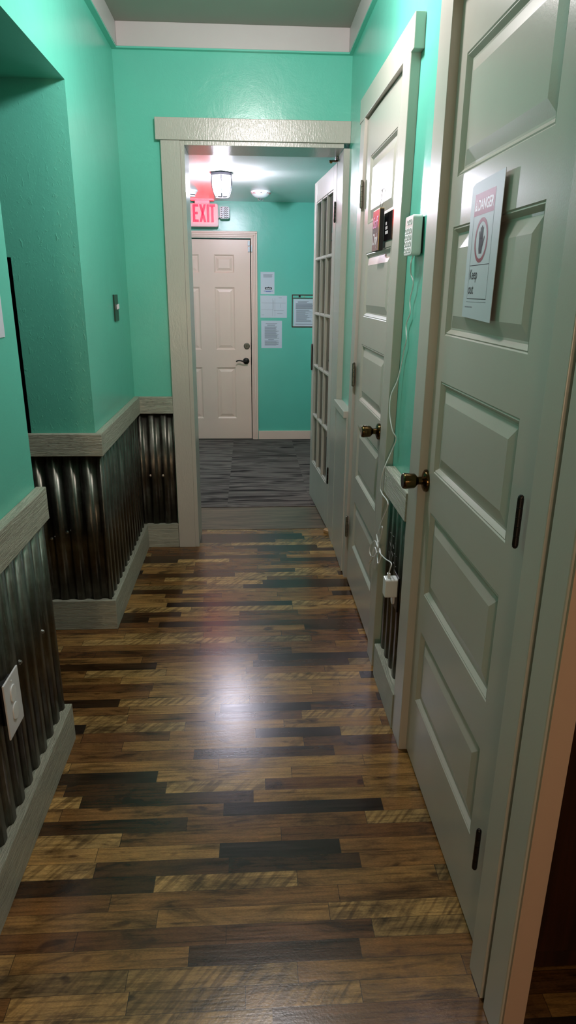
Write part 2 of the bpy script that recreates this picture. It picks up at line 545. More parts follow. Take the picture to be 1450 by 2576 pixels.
# chair rails and baseboards of the left side and the end wall
def rail(name, x0, x1, y0, y1, z0, z1, mat, label, cat='trim'):
    return struct(B().box(x0, x1, y0, y1, z0, z1).done(name, mat, bevel=0.0025), label, cat)
rail('trim_5', XL, -0.624, -1.0, 1.975, 0.822, 0.925, 'sawn_y', 'rough-sawn greige chair rail on the near left wall')
rail('trim_6', -1.3, -0.624, 2.772, 2.80, 0.824, 0.920, 'sawn_x', 'rough-sawn greige chair rail on the passage wall')
rail('trim_7', XL, -0.624, 2.80, 3.798, 0.824, 0.920, 'sawn_y', 'rough-sawn greige chair rail on the far left wall')
rail('trim_8', -0.655, -0.438, 3.798, YF, 0.822, 0.918, 'sawn_x', 'short greige chair rail piece left of the cased opening')
rail('baseboard_left', XL, -0.622, -1.0, 1.985, 0, 0.143, 'sawn_y', 'tall greige baseboard on the near left wall', 'baseboard')
rail('baseboard_alcove', -1.3, -0.622, 2.774, 2.80, 0, 0.147, 'sawn_x', 'tall greige baseboard on the passage wall', 'baseboard')
rail('baseboard_left', XL, -0.622, 2.80, 3.800, 0, 0.147, 'sawn_y', 'tall greige baseboard on the far left wall', 'baseboard')
rail('baseboard_far', -0.655, -0.440, 3.800, YF, 0, 0.150, 'sawn_x', 'short greige baseboard piece left of the cased opening', 'baseboard')
rail('trim_9', 0.495, XR, 1.986, 2.330, 0.792, 0.889, 'sawn_y', 'greige chair rail between the two doors')
rail('baseboard_right', 0.496, XR, 1.986, 2.345, 0, 0.143, 'sawn_y', 'greige baseboard between the two doors', 'baseboard')
rail('baseboard_entry', 0.094, 0.76, 6.855, 6.872, 0, 0.092, 'cream_trim', 'cream baseboard of the entry room', 'baseboard')

# ------------------------------------------------------------------ corrugated wainscot sheets
def sheet(label, along, a0, a1, plane, z0, z1, sign, screws, pitch=0.072, amp=0.0062, phase=0.0):
    root = thing('corrugated_metal_panel', label, 'metal panel',
                 ((plane, (a0 + a1) / 2, z0) if along == 'y' else ((a0 + a1) / 2, plane, z0)))
    b = B()
    n = int((a1 - a0) / pitch * 14)
    prev = None
    for i in range(n + 1):
        a = a0 + (a1 - a0) * i / n
        sn = math.sin(2 * PI * a / pitch + phase)
        d = plane + sign * amp * math.tanh(2.6 * sn) / 0.989
        pts = [(d, a, z) if along == 'y' else (a, d, z) for z in (z0, z1)]
        vs = [b.bm.verts.new(p) for p in pts]
        if prev: b.bm.faces.new([prev[0], vs[0], vs[1], prev[1]])
        prev = vs
    o = b.done('sheet', 'metal', root, smooth=True)
    md = o.modifiers.new('Solid', 'SOLIDIFY'); md.thickness = 0.001
    for (a, z) in screws:
        p = (plane + sign * amp, a, z) if along == 'y' else (a, plane + sign * amp, z)
        ax = (sign, 0, 0) if along == 'y' else (0, sign, 0)
        B().lathe(p, ax, [(0.0075, -0.002), (0.0075, 0.0015), (0.0045, 0.002), (0.0045, 0.005), (0.003, 0.006), (0, 0.006)], 12).done('screw', 'chrome', root, smooth=True)
    return root
sheet('rusty grey corrugated sheet under the rail of the near left wall', 'y', -1.0, 1.962, -0.648, 0.143, 0.822, 1, [(1.84, 0.502), (1.635, 0.52), (1.26, 0.515)])
sheet('corrugated sheet with brown and grey bands on the passage wall', 'x', -1.25, -0.640, 2.793, 0.147, 0.824, -1, [(-0.811, 0.478), (-0.881, 0.449)], phase=0.6)
sheet('corrugated sheet of the far left wall seen at a steep angle', 'y', 2.80, 3.818, -0.646, 0.147, 0.824, 1, [])
sheet('small corrugated sheet left of the cased opening with two screws', 'x', -0.645, -0.442, 3.818, 0.150, 0.822, -1, [(-0.592, 0.452), (-0.518, 0.451)], phase=1.2)
mp = sheet('dark corrugated sheet with chalk scribbles between the two doors', 'y', 1.992, 2.330, 0.524, 0.143, 0.792, -1, [], phase=0.4)
scr = [[(2.281, .645), (2.262, .652), (2.246, .635), (2.262, .622)], [(2.25, .650), (2.212, .655)], [(2.274, .612), (2.218, .580)],
       [(2.232, .612), (2.258, .575)], [(2.22, .622), (2.205, .612)], [(2.282, .572), (2.262, .548), (2.236, .545), (2.228, .566), (2.21, .585)],
       [(2.19, .64), (2.164, .632)], [(2.197, .597), (2.159, .60)], [(2.20, .562), (2.157, .560)], [(2.185, .535), (2.16, .522)]]
b = B()
for st in scr:
    b.tube(smooth_path([(0.5178, y, z) for y, z in st], 5), 0.0008, 5)
b.done('chalk_scribble', 'chalk', mp)

# ------------------------------------------------------------------ panelled door slabs
def panel_face(b, us, zs, to3, cells, steps):
    """grid of face quads; the cells listed become stepped panels"""
    for i in range(len(us) - 1):
        for j in range(len(zs) - 1):
            u0, u1, z0, z1 = us[i], us[i + 1], zs[j], zs[j + 1]
            if (i, j) in cells:
                prev = None
                for (ins, d) in steps:
                    r = [to3(u0 + ins, z0 + ins, d), to3(u1 - ins, z0 + ins, d), to3(u1 - ins, z1 - ins, d), to3(u0 + ins, z1 - ins, d)]
                    r = [b.bm.verts.new(p) for p in r]
                    if prev:
                        for k in range(4):
                            b.bm.faces.new([prev[k], prev[(k + 1) % 4], r[(k + 1) % 4], r[k]])
                    prev = r
                b.bm.faces.new(prev)
            else:
                b.quad(to3(u0, z0, 0), to3(u1, z0, 0), to3(u1, z1, 0), to3(u0, z1, 0))

STEPS = [(0, 0), (0.003, 0.0025), (0.006, 0.0015), (0.010, 0.005), (0.016, 0.0105), (0.021, 0.0105), (0.052, 0.0022), (0.054, 0.0022)]
def slab(name, us, zs, to3, thick, cells, mat, steps=STEPS):
    b = B()
    panel_face(b, us, zs, to3, cells, steps)
    u0, u1, z0, z1 = us[0], us[-1], zs[0], zs[-1]
    c = [(u0, z0), (u1, z0), (u1, z1), (u0, z1)]
    for k in range(4):
        (a, z), (a2, z2) = c[k], c[(k + 1) % 4]
        b.quad(to3(a, z, 0), to3(a2, z2, 0), to3(a2, z2, thick), to3(a, z, thick))
    b.quad(*[to3(a, z, thick) for a, z in c])
    bmesh.ops.remove_doubles(b.bm, verts=b.bm.verts, dist=0.0002)
    return b.done(name, mat)

ZROWS = [0.012, 0.245, 0.495, 0.621, 0.887, 1.007, 1.266, 1.388, 1.655, 1.770, 2.036, 2.168]
FIVE = {(1, j) for j in (1, 3, 5, 7, 9)}

def tulip_knob(label, o, parent):
    B().lathe(o, (-1, 0, 0), [(0.033, 0.0), (0.034, 0.004), (0.032, 0.009), (0.024, 0.013), (0.016, 0.015), (0, 0.015)]).done('rosette', 'bronze', parent, smooth=True)
    return B().lathe(o, (-1, 0, 0), [(0.012, 0.012), (0.0115, 0.026), (0.013, 0.030), (0.0205, 0.036), (0.0225, 0.040), (0.0245, 0.066), (0.0235, 0.071), (0.021, 0.074), (0.0, 0.0745)]).done('knob', 'bronze', parent, smooth=True)

def butt_hinge(parent, x, y, z, length=0.098, r=0.0062, mat='hinge', leaf=None):
    b = B()
    n = 5
    for k in range(n):
        z0 = z - length / 2 + length * k / n
        b.lathe((x, y, z0 + 0.0006), (0, 0, 1), [(r, 0), (r, length / n - 0.0012)], 14)
    b.lathe((x, y, z - length / 2 - 0.006), (0, 0, 1), [(0.003, 0), (r * 0.9, 0.003), (r * 0.9, 0.006)], 12)
    b.lathe((x, y, z + length / 2), (0, 0, 1), [(r * 0.9, 0), (r * 0.9, 0.003), (0.003, 0.006)], 12)
    if leaf:
        b.box(*leaf, z - length / 2, z + length / 2)
    return b.done('hinge', mat, parent, smooth=True)

# near door with the warning sign
XD1 = 0.525
d1 = slab('door_1', [1.150, 1.247, 1.803, 1.925], ZROWS, lambda u, z, d: (XD1 + d, u, z), 0.034, FIVE, 'door')
struct(d1, 'nearest greige five-panel door carrying the warning sign', 'door')
tulip_knob('', (XD1, 1.866, 0.965), d1)
B().box(0.519, 0.5245, 1.899, 1.9245, 0.962, 1.030).done('latch_plate', 'bronze', d1, bevel=0.001)
butt_hinge(d1, 0.5115, 1.166, 1.082, 0.096, mat='black_hw')
butt_hinge(d1, 0.5115, 1.166, 0.282, 0.106, mat='black_hw')
butt_hinge(d1, 0.5115, 1.166, 1.930, 0.096, mat='black_hw')

# far door with the plaques
XD2 = 0.520
ZR2 = [z for z in ZROWS]
ZR2[-1] = 2.190
d2 = slab('door_2', [2.440, 2.547, 3.080, 3.200], ZR2, lambda u, z, d: (XD2 + d, u, z), 0.036, FIVE, 'door')
struct(d2, 'farther greige five-panel door with the hanging plaque', 'door')
tulip_knob('', (XD2, 2.590, 0.965), d2)
def lean(o, k, zr=2.1):
    for vt in o.data.vertices:
        vt.co.y += k * (zr - vt.co.z)
    return o
lean(d2, 0.038)
for zc, yc in ((1.905, 3.205), (1.112, 3.238), (0.314, 3.268)):
    butt_hinge(d2, 0.507, yc, zc, 0.104, 0.0076, leaf=(0.5075, 0.5095, yc + 0.002, yc + 0.026))

# casings of the two doors
def casing(name, label, cat='trim'):
    return thing(name, label, cat, (0.52, 0, 0), kind='structure')
c1 = struct(B().box(0.500, XR, 1.872, 1.985, 0, 2.30).done('trim_10', 'trim', bevel=0.002), 'greige casing leg on the knob side of the near door', 'door casing')
c2 = struct(B().box(0.500, XR, 1.026, 1.100, 0, 2.30).done('trim_11', 'trim', bevel=0.002), 'greige casing leg on the hinge side of the near door', 'door casing')
c3 = struct(B().box(0.500, XR, 1.100, 1.872, 2.168, 2.30).done('trim_12', 'trim', bevel=0.002), 'greige head casing over the near door', 'door casing')
c4 = struct(B().box(0.500, XR, 0.925, 1.008, 0, ZC - 0.11).done('trim_13', 'trim', bevel=0.004), 'greige corner board at the right edge beyond a dark groove', 'trim')
struct(B().box(0.516, XR, 1.008, 1.026, 0, 2.30).done('trim_14', 'wood_and_warm_light'), 'dark brown groove between the near door casing and the corner board', 'trim')
# jamb strips
struct(B().box(0.5255, 0.56, 1.9255, 1.9265 + 0.012, 0, 2.19).done('trim_15', 'wood_and_warm_light'), 'jamb strip beside the near door latch, warm light put in as tan', 'door jamb')  # warm light falling on the jamb is put into its tan colour
c5 = struct(B().box(0.501, XR, 2.322, 2.432, 0, 2.190).done('trim_16', 'trim', bevel=0.002), 'greige casing leg on the knob side of the far door', 'door casing')
c6 = struct(B().box(0.510, XR, 3.240, 3.325, 0, 2.212).done('trim_17', 'trim', bevel=0.002), 'greige casing leg on the hinge side of the far door', 'door casing')
b = B()
b.prism([(0.500, 2.280, 2.186), (XR, 2.280, 2.186), (XR, 3.340, 2.206), (0.508, 3.340, 2.206)], (0, 0, 0.094))
c7 = struct(b.done('trim_18', 'trim', bevel=0.002), 'wide greige head casing over the far door', 'door casing')
struct(B().box(0.508, 0.556, 3.203, 3.240, 0, 2.205).done('trim_19', 'trim'), 'pale jamb strip beside the hinges of the far door', 'door jamb')
struct(B().box(0.512, 0.556, 2.432, 2.438, 0, 2.20).done('trim_20', 'trim'), 'jamb strip on the knob side of the far door', 'door jamb')

for o_ in (c5, bpy.data.objects['trim_20']): lean(o_, 0.040)
for o_ in (c6, bpy.data.objects['trim_19']): lean(o_, 0.052)
# low painted panel between the far door and the opening
struct(B().box(0.503, XR + 0.012, 3.392, 3.93, 0.004, 0.868).done('trim_21', 'trim_brush', bevel=0.002), 'smooth painted low panel between the far door and the opening', 'wall panel')
struct(B().box(0.487, XR + 0.012, 3.392, 3.80, 0.868, 0.905).done('trim_22', 'trim', bevel=0.003), 'small cap ledge on the low painted panel', 'trim')

# cased opening in the end wall
struct(B().box(-0.438, -0.340, 3.797, YF, 0, 2.215).done('trim_23', 'trim_brush', bevel=0.002), 'brushed greige casing leg left of the opening', 'door casing')
struct(B().box(-0.462, XR, 3.792, YF, 2.216, 2.317).done('trim_24', 'trim_brush', bevel=0.002), 'glossy brushed head casing over the opening', 'door casing')
b = B()
b.box(-0.340, -0.318, 3.803, 4.062, 0, 2.216)
b.box(-0.318, 0.501, 3.803, 4.062, 2.195, 2.216)
struct(b.done('trim_25', 'trim_brush', bevel=0.0015), 'painted jamb lining of the opening on its left and top', 'door jamb')
struct(B().box(0.501, 0.546, 3.808, 4.062, 0, 2.195).done('trim_26', 'trim_brush', bevel=0.0015), 'right jamb of the opening with sparkling brushed paint', 'door jamb')
b = B()
b.prism([(0.470, 4.02, 0.0), (0.503, 3.985, 0.0), (0.503, 4.06, 0.0), (0.485, 4.055, 0)], (0, 0, 0.022))
tag(b.done('splintered_wood_chip', 'wood_and_warm_light', bevel=0.004), 'splintered bit of bare wood at the foot of the right jamb', 'wood chip')

# ------------------------------------------------------------------ glazed door swung into the entry room
hx, hy = 0.500, 4.066
fx, fy = 0.452, 4.852
fd = (V((fx, fy, 0)) - V((hx, hy, 0)))
WD = fd.length
fd.normalize()
fn = V((fd.y, -fd.x, 0))       # away from the hallway view (+x side)
d3 = thing('door_3', 'open fifteen-lite glazed door swung into the entry room', 'door', (hx, hy, 0), kind='structure')
def fbox(b, u0, u1, z0, z1, d0=0.0, d1=0.036):
    p = lambda u, z, d: V((hx, hy, 0)) + fd * u + fn * d + V((0, 0, z))
    vs = [b.bm.verts.new(p(u, z, d)) for u in (u0, u1) for z in (z0, z1) for d in (d0, d1)]
    for f in ((0, 1, 3, 2), (4, 6, 7, 5), (0, 4, 5, 1), (2, 3, 7, 6), (0, 2, 6, 4), (1, 5, 7, 3)):
        b.bm.faces.new([vs[i] for i in f])
DT = 2.172
g0, g1, gz0, gz1 = 0.095, WD - 0.085, 0.292, 2.050
b = B()
fbox(b, 0, g0, 0.012, DT); fbox(b, g1, WD, 0.012, DT)
fbox(b, g0, g1, 0.012, gz0); fbox(b, g0, g1, gz1, DT)
b.done('stile_and_rail_frame', 'door', d3, bevel=0.0015)
b = B()
cw = (g1 - g0) / 3; rh = (gz1 - gz0) / 5
for i in range(3):
    for j in range(5):
        a0, a1 = g0 + cw * i, g0 + cw * (i + 1)
        z0, z1 = gz0 + rh * j, gz0 + rh * (j + 1)
        s_ = 0.010
        # sloped sticking around each lite
        for (ua, ub, za, zb) in ((a0, a0 + s_, z0, z1), (a1 - s_, a1, z0, z1)):
            fbox(b, ua, ub, za, zb, 0.004, 0.032)
        for (ua, ub, za, zb) in ((a0 + s_, a1 - s_, z0, z0 + s_), (a0 + s_, a1 - s_, z1 - s_, z1)):
            fbox(b, ua, ub, za, zb, 0.004, 0.032)
for i in (1, 2):
    fbox(b, g0 + cw * i - 0.005, g0 + cw * i + 0.005, gz0, gz1, 0.0, 0.036)
for j in range(1, 5):
    fbox(b, g0, g1, gz0 + rh * j - 0.006, gz0 + rh * j + 0.006, 0.0005, 0.0355)
b.done('muntin_grid', 'door', d3, bevel=0.001)
b = B(); fbox(b, g0, g1, gz0, gz1, 0.0165, 0.0195)
b.done('glass_panes', 'glass', d3)
for zc in (1.920, 0.372):
    p = V((hx, hy, zc)) - fn * 0.005 + fd * 0.004
    butt_hinge(d3, p.x, p.y, zc, 0.098, 0.006, mat='black_hw')
b = B()
pc = lambda du, z, d: V((hx, hy, 0)) + fd * (WD - 0.024 + du) - fn * d + V((0, 0, z))
b.prism([pc(p[0], p[1], 0.0002) for p in rrect(0, 1.045, 0.040, 0.185, 0.0195, 8)], -fn * 0.008)
pl = b.done('handle_plate', 'black_hw', d3, bevel=0.002)
# brass catch under the head jamb
root = thing('door_catch', 'dark brass ball catch hanging from the top of the opening', 'door catch', (0.48, 4.05, 2.19))
B().box(0.452, 0.500, 4.03, 4.055, 2.170, 2.178).done('arm', 'bronze', root, bevel=0.003)
B().lathe((0.462, 4.042, 2.17), (0, 0, -1), [(0.009, 0), (0.008, 0.006), (0.0, 0.008)], 14).done('roller', 'bronze', root, smooth=True)
B().box(0.486, 0.501, 4.02, 4.06, 2.178, 2.195).done('mount', 'silver', root, bevel=0.002)

# ------------------------------------------------------------------ exit door
YE = 6.868
zs4 = [0.012, 0.226, 0.748, 0.922, 1.522, 1.652, 1.820, 1.955]
us4 = [-0.82, -0.67, -0.475, -0.331, -0.135, 0.020]
ST4 = [(0, 0), (0.006, 0.004), (0.014, 0.010), (0.022, 0.010), (0.046, 0.003), (0.048, 0.003)]
d4 = slab('door_4', us4, zs4, lambda u, z, d: (u, YE + d, z), 0.04, {(i, j) for i in (1, 3) for j in (1, 3, 5)}, 'cream', ST4)
struct(d4, 'cream six-panel exit door at the far end', 'door')
dd = B().lathe((-0.022, YE, 0.960), (0, -1, 0), [(0.031, 0), (0.031, 0.006), (0.028, 0.012), (0.024, 0.013), (0.023, 0.011), (0.0, 0.011)]).done('deadbolt', 'hinge', d4, smooth=True)
B().box(-0.024, -0.020, YE - 0.018, YE - 0.010, 0.952, 0.968).done('thumb_turn', 'black_hw', dd)
dl = B().lathe((-0.030, YE, 0.812), (0, -1, 0), [(0.031, 0), (0.032, 0.006), (0.028, 0.012), (0.012, 0.016), (0.011, 0.045), (0, 0.046)]).done('lever_rose', 'black_hw', d4, smooth=True)
B().tube(smooth_path([(-0.030, YE - 0.042, 0.812), (-0.060, YE - 0.046, 0.813), (-0.090, YE - 0.046, 0.820), (-0.118, YE - 0.044, 0.818), (-0.130, YE - 0.044, 0.808)]), 0.007, 10).done('lever', 'black_hw', dl, smooth=True)
B().box(0.0185, 0.0205, YE - 0.0015, YE + 0.03, 0.925, 0.995).done('strike_plate', 'black_hw', d4)
B().box(0.0185, 0.0205, YE - 0.0015, YE + 0.03, 0.775, 0.850).done('strike_plate', 'black_hw', d4)
# moulded casing
b = B()
for (a, c, d) in ((0.028, 0.042, 0.014), (0.042, 0.056, 0.018), (0.056, 0.072, 0.022), (0.072, 0.090, 0.016)):
    b.box(a, c, 6.872 - d, 6.872, 0, 1.968 + (a - 0.028))
    b.box(-0.84, c, 6.872 - d, 6.872, 1.968 + (a - 0.028), 1.968 + (c - 0.028))
struct(b.done('trim_27', 'cream_trim', bevel=0.003), 'stepped cream casing around the exit door', 'door casing')
struct(B().box(-0.845, 0.034, 6.835, 6.93, 0.006, 0.0115).done('trim_28', 'black_hw', bevel=0.002), 'dark metal sill under the exit door', 'door sill')
# contact sensor
root = thing('door_sensor', 'small white contact sensor at the top right corner of the exit door', 'sensor', (0.012, YE, 1.9))
B().box(-0.003, 0.0195, YE - 0.016, YE, 1.900, 1.945).done('upper_housing', 'white', root, bevel=0.003)
B().box(-0.001, 0.019, YE - 0.014, YE, 1.845, 1.893).done('lower_housing', 'white', root, bevel=0.003)
B().box(0.0285, 0.040, 6.835, 6.856, 1.845, 1.905).done('magnet', 'white', root, bevel=0.003)

# ------------------------------------------------------------------ entry room ceiling fixture
LX, LY, LZ = -0.183, 5.27, 2.29
root = thing('ceiling_lantern', 'lit faceted glass flush lantern on the entry room ceiling', 'ceiling light', (LX, LY, LZ))
n6 = 6
def hexring(r, z, a0=PI / 6):
    return [V((LX + r * math.cos(a0 + 2 * PI * i / n6), LY + r * math.sin(a0 + 2 * PI * i / n6), z)) for i in range(n6)]
A0 = PI / 2
r1 = hexring(0.086, LZ - 0.0005, A0)
b = B(); b.prism(r1, (0, 0, -0.018)); b.done('base_plate', 'nickel', root, bevel=0.002)
prof = [(0.078, LZ - 0.018), (0.082, LZ - 0.05), (0.079, LZ - 0.09), (0.068, LZ - 0.13), (0.056, LZ - 0.158)]
rings = [hexring(r, z, A0) for r, z in prof]
for i in range(n6):
    b = B(); b.tube(smooth_path([rg[i] for rg in rings], 3), 0.0034, 6); b.done('rib', 'nickel', root, smooth=True)
for i in range(n6):
    b = B()
    for a, c in zip(rings, rings[1:]):
        b.quad(a[i], a[(i + 1) % n6], c[(i + 1) % n6], c[i])
    bmesh.ops.remove_doubles(b.bm, verts=b.bm.verts, dist=1e-5)
    b.done('glass_pane', 'lamp_glass', root)
b = B()
for i in range(n6):
    b.tube([rings[-1][i], rings[-1][(i + 1) % n6]], 0.0028, 6)
b.done('lower_rim', 'nickel', root)
b = B(); b.lathe((LX, LY, LZ - 0.018), (0, 0, -1), [(0.016, 0), (0.016, 0.03), (0.013, 0.036)], 16); b.done('socket', 'white', root, smooth=True)
b = B(); b.lathe((LX, LY, LZ - 0.054), (0, 0, -1), [(0.013, 0), (0.021, 0.018), (0.027, 0.04), (0.026, 0.055), (0.017, 0.07), (0, 0.076)], 16); b.done('bulb', 'bulb', root, smooth=True)

# ------------------------------------------------------------------ fire alarm, smoke detector, exit sign
FX, FY = 0.116, 6.17
root = thing('fire_alarm_strobe', 'round white fire alarm strobe with red lettering on the entry ceiling', 'fire alarm', (FX, FY, LZ))
B().lathe((FX, FY, LZ), (0, 0, -1), [(0.086, -0.001), (0.088, 0.006), (0.085, 0.014), (0.076, 0.028), (0.055, 0.044), (0.034, 0.052), (0, 0.054)], 36).done('housing', 'white2', root, smooth=True)
B().lathe((FX, FY, LZ - 0.050), (0, 0, -1), [(0.026, 0), (0.026, 0.014), (0.018, 0.024), (0, 0.026)], 20).done('lens', 'clear', root, smooth=True)
B().lathe((FX, FY, LZ - 0.054), (0, 0, -1), [(0.006, 0), (0.006, 0.012), (0, 0.014)], 10).done('flash_tube', 'silver', root)
def arc_text(body, a_mid, parent):
    for k, ch in enumerate(body):
        a = math.radians(a_mid) + (k - (len(body) - 1) / 2) * 0.19
        nrm = V((math.cos(a), math.sin(a), -0.62)).normalized()
        tang = V((-math.sin(a), math.cos(a), 0))
        up = nrm.cross(tang).normalized()
        p = V((FX, FY, LZ - 0.0225)) + V((math.cos(a), math.sin(a), 0)) * 0.0805 - tang * 0.005
        text('letter', ch, 0.020, p + nrm * 0.0004 - up * 0.003, tang, up, 'fire_red', parent, 0.0005, bold=0.0004)
arc_text('FIRE', -90 - 55, root)
arc_text('FIRE', -90 + 55, root)
B().box(FX - 0.006, FX + 0.006, FY - 0.0855, FY - 0.0825, LZ - 0.020, LZ - 0.0165).done('slot', 'ink', root)

SX, SY = -0.487, 6.17
root = thing('smoke_detector', 'white smoke detector on the ceiling above the exit sign', 'smoke detector', (SX, SY, LZ))
B().lathe((SX, SY, LZ), (0, 0, -1), [(0.070, 0), (0.070, 0.010), (0.062, 0.016), (0.054, 0.034)], 32).done('base', 'white2', root, smooth=True)
B().lathe((SX, SY, LZ - 0.034), (0, 0, -1), [(0.046, 0), (0.046, 0.006), (0.0, 0.0062)], 32).done('vent_ring', 'black', root)
B().lathe((SX, SY, LZ - 0.040), (0, 0, -1), [(0.050, 0), (0.048, 0.010), (0.03, 0.016), (0, 0.017)], 32).done('cap', 'white2', root, smooth=True)

YS = 6.74
root = thing('exit_sign', 'red lit exit sign beside the ceiling above the exit door', 'exit sign', (-0.425, YS, 2.15))
cx, cz, sw_, sh_ = -0.425, 2.153, 0.306, 0.196
b = B(); b.prism([(p[0], YS - 0.022, p[1]) for p in rrect(cx, cz, sw_, sh_, 0.018)], (0, 0.044, 0))
b.done('housing', 'exit_face', root, bevel=0.004)
b = B(); b.box(cx - 0.06, cx + 0.074, YS - 0.022, YS + 0.022, cz + sh_ / 2, LZ - 0.012); b.box(cx - 0.10, cx + 0.115, YS - 0.05, YS + 0.05, LZ - 0.012, LZ)
b.done('canopy', 'exit_top', root, bevel=0.003)
YL = YS - 0.0225
def strokes(polys, name='letter'):
    b = B()
    for p in polys:
        b.prism([(q[0], YL, q[1]) for q in p], (0, -0.006, 0))
    return b.done(name, 'exit_red', root, bevel=0.002)
L0, L1, Z0, Z1 = -0.506, -0.303, 2.093, 2.243
def rct(x0, x1, z0, z1): return [(x0, z0), (x1, z0), (x1, z1), (x0, z1)]
t = 0.021
strokes([rct(L0, L0 + t, Z0, Z1), rct(L0 + t, L0 + 0.052, Z0, Z0 + 0.02), rct(L0 + t, L0 + 0.052, Z1 - 0.02, Z1), rct(L0 + t, L0 + 0.045, 2.158, 2.178)])
xa, xb = L0 + 0.060, L0 + 0.122
strokes([[(xa, Z0), (xa + t, Z0), (xb, Z1), (xb - t, Z1)]])
root_x = strokes([[(xb - t, Z0), (xb, Z0), (xa + t, Z1), (xa, Z1)]])
strokes([rct(L0 + 0.129, L0 + 0.150, Z0, Z1)])
strokes([rct(L0 + 0.155, L0 + 0.206, Z1 - 0.02, Z1), rct(L0 + 0.170, L0 + 0.191, Z0, Z1 - 0.02)])
# emergency lamp head at the right end
b = B(); b.prism([(p[0], YS - 0.02, p[1]) for p in rrect(-0.213, 2.176, 0.092, 0.104, 0.018)], (0, 0.04, 0))
hd = b.done('emergency_lamp', 'white', root, bevel=0.003)
b = B()
for k in range(6):
    z = 2.132 + k * 0.0165
    b.tube(smooth_path([(-0.248 + 0.0088 * i, YS - 0.0215, z + (0.004 if i % 2 else -0.002)) for i in range(9)], 3), 0.0038, 6)
b.done('reflector_ribs', 'silver', hd, smooth=True)
B().tube([(-0.273, YS, 2.135), (-0.255, YS, 2.15)], 0.006).done('swivel', 'white', root)

# red glow on the ceiling added as emission of the canopy, which is no lamp
# ------------------------------------------------------------------ notices on the far wall
YW = 6.872
def text_lines(b, x0, x1, z_top, n, step, h, ragged=0.3, y=YW - 0.0018, seed=1):
    r = random.Random(seed)
    for k in range(n):
        z = z_top - k * step
        xe = x1 - (x1 - x0) * ragged * r.random()
        b.box(x0, xe, y, y + 0.0006, z - h, z)
def notice(label, x0, x1, z0, z1, mat='paper'):
    root = thing('paper_notice', label, 'notice', ((x0 + x1) / 2, YW, z0))
    B().box(x0, x1, YW - 0.0012, YW, z0, z1).done('sheet', mat, root)
    return root
r = notice('topmost laminated notice with a black label, right of the exit door', 0.121, 0.257, 1.459, 1.666, 'paper_gloss')
b = B(); text_lines(b, 0.148, 0.243, 1.642, 4, 0.0075, 0.003, 0.2, seed=3); b.done('printed_lines', 'ink_soft', r)
b = B(); b.box(0.163, 0.231, YW - 0.002, YW - 0.0012, 1.503, 1.522); b.prism([(0.190, YW - 0.002, 1.522), (0.204, YW - 0.002, 1.522), (0.197, YW - 0.002, 1.529)], (0, 0.0008, 0))
b.done('black_label', 'ink', r)
b = B(); b.box(0.171, 0.182, YW - 0.0024, YW - 0.0019, 1.509, 1.516); b.box(0.186, 0.203, YW - 0.0024, YW - 0.0019, 1.509, 1.516); b.box(0.207, 0.222, YW - 0.0024, YW - 0.0019, 1.509, 1.516)
b.done('white_words', 'white_ink', r)
b = B(); b.box(0.152, 0.243, YW - 0.002, YW - 0.0012, 1.485, 1.489); b.box(0.172, 0.222, YW - 0.002, YW - 0.0012, 1.480, 1.4835); b.done('blue_lines', 'blue_ink', r)
r = notice('wide map-like laminated notice between two upright notices on the wall', 0.118, 0.382, 1.235, 1.446, 'paper_gloss')
b = B()
for (xa, xb_, za, zb) in ((0.125, 0.25, 1.310, 1.3115), (0.25, 0.35, 1.304, 1.3055), (0.13, 0.37, 1.3755, 1.377), (0.238, 0.2395, 1.25, 1.42), (0.262, 0.2635, 1.25, 1.42),
                         (0.249, 0.2505, 1.32, 1.40), (0.318, 0.3195, 1.33, 1.37), (0.285, 0.34, 1.272, 1.275), (0.13, 0.155, 1.262, 1.264), (0.30, 0.33, 1.425, 1.427)):
    b.box(xa, xb_, YW - 0.0018, YW - 0.0012, za, zb)
b.done('map_lines', 'ink_soft', r)
r = notice('lowest white typed notice right of the exit door', 0.125, 0.333, 0.940, 1.207)
b = B(); text_lines(b, 0.170, 0.285, 1.180, 1, 0.01, 0.003, 0); text_lines(b, 0.185, 0.270, 1.168, 2, 0.006, 0.003, 0.1); text_lines(b, 0.160, 0.305, 1.150, 17, 0.0070, 0.003, 0.25, seed=5)
text_lines(b, 0.195, 0.255, 1.028, 2, 0.007, 0.003, 0.1); text_lines(b, 0.160, 0.305, 1.012, 7, 0.0070, 0.003, 0.2, seed=8)
b.done('typed_lines', 'ink_soft', r)
root = thing('document_sleeve', 'typed document in a maroon-edged hanging sleeve next to the glazed door', 'document sleeve', (0.555, YW, 1.143))
b = B()
b.box(0.431, 0.440, YW - 0.003, YW, 1.143, 1.458); b.box(0.671, 0.680, YW - 0.003, YW, 1.143, 1.458)
b.box(0.440, 0.671, YW - 0.003, YW, 1.143, 1.153); b.box(0.440, 0.671, YW - 0.003, YW, 1.449, 1.458); b.box(0.440, 0.671, YW - 0.003, YW, 1.420, 1.428)
b.done('binding', 'maroon', root)
B().box(0.449, 0.660, YW - 0.0015, YW - 0.0003, 1.155, 1.414).done('document', 'paper_gloss', root)
b = B(); text_lines(b, 0.490, 0.60, 1.395, 3, 0.0062, 0.003, 0.2); text_lines(b, 0.470, 0.645, 1.374, 8, 0.0070, 0.0042, 0.05, seed=2); text_lines(b, 0.475, 0.64, 1.312, 18, 0.0066, 0.003, 0.5, seed=9)
text_lines(b, 0.468, 0.640, 1.178, 1, 0.0066, 0.0045, 0.0)
b.done('typed_lines', 'ink_soft', root)
B().lathe((0.553, YW - 0.003, 1.438), (0, -1, 0), [(0.005, 0), (0.005, 0.003), (0, 0.004)], 12).done('hanging_nail', 'gold', root)
B().box(0.497, 0.517, YW - 0.004, YW, 1.432, 1.450).done('clip', 'black', root)

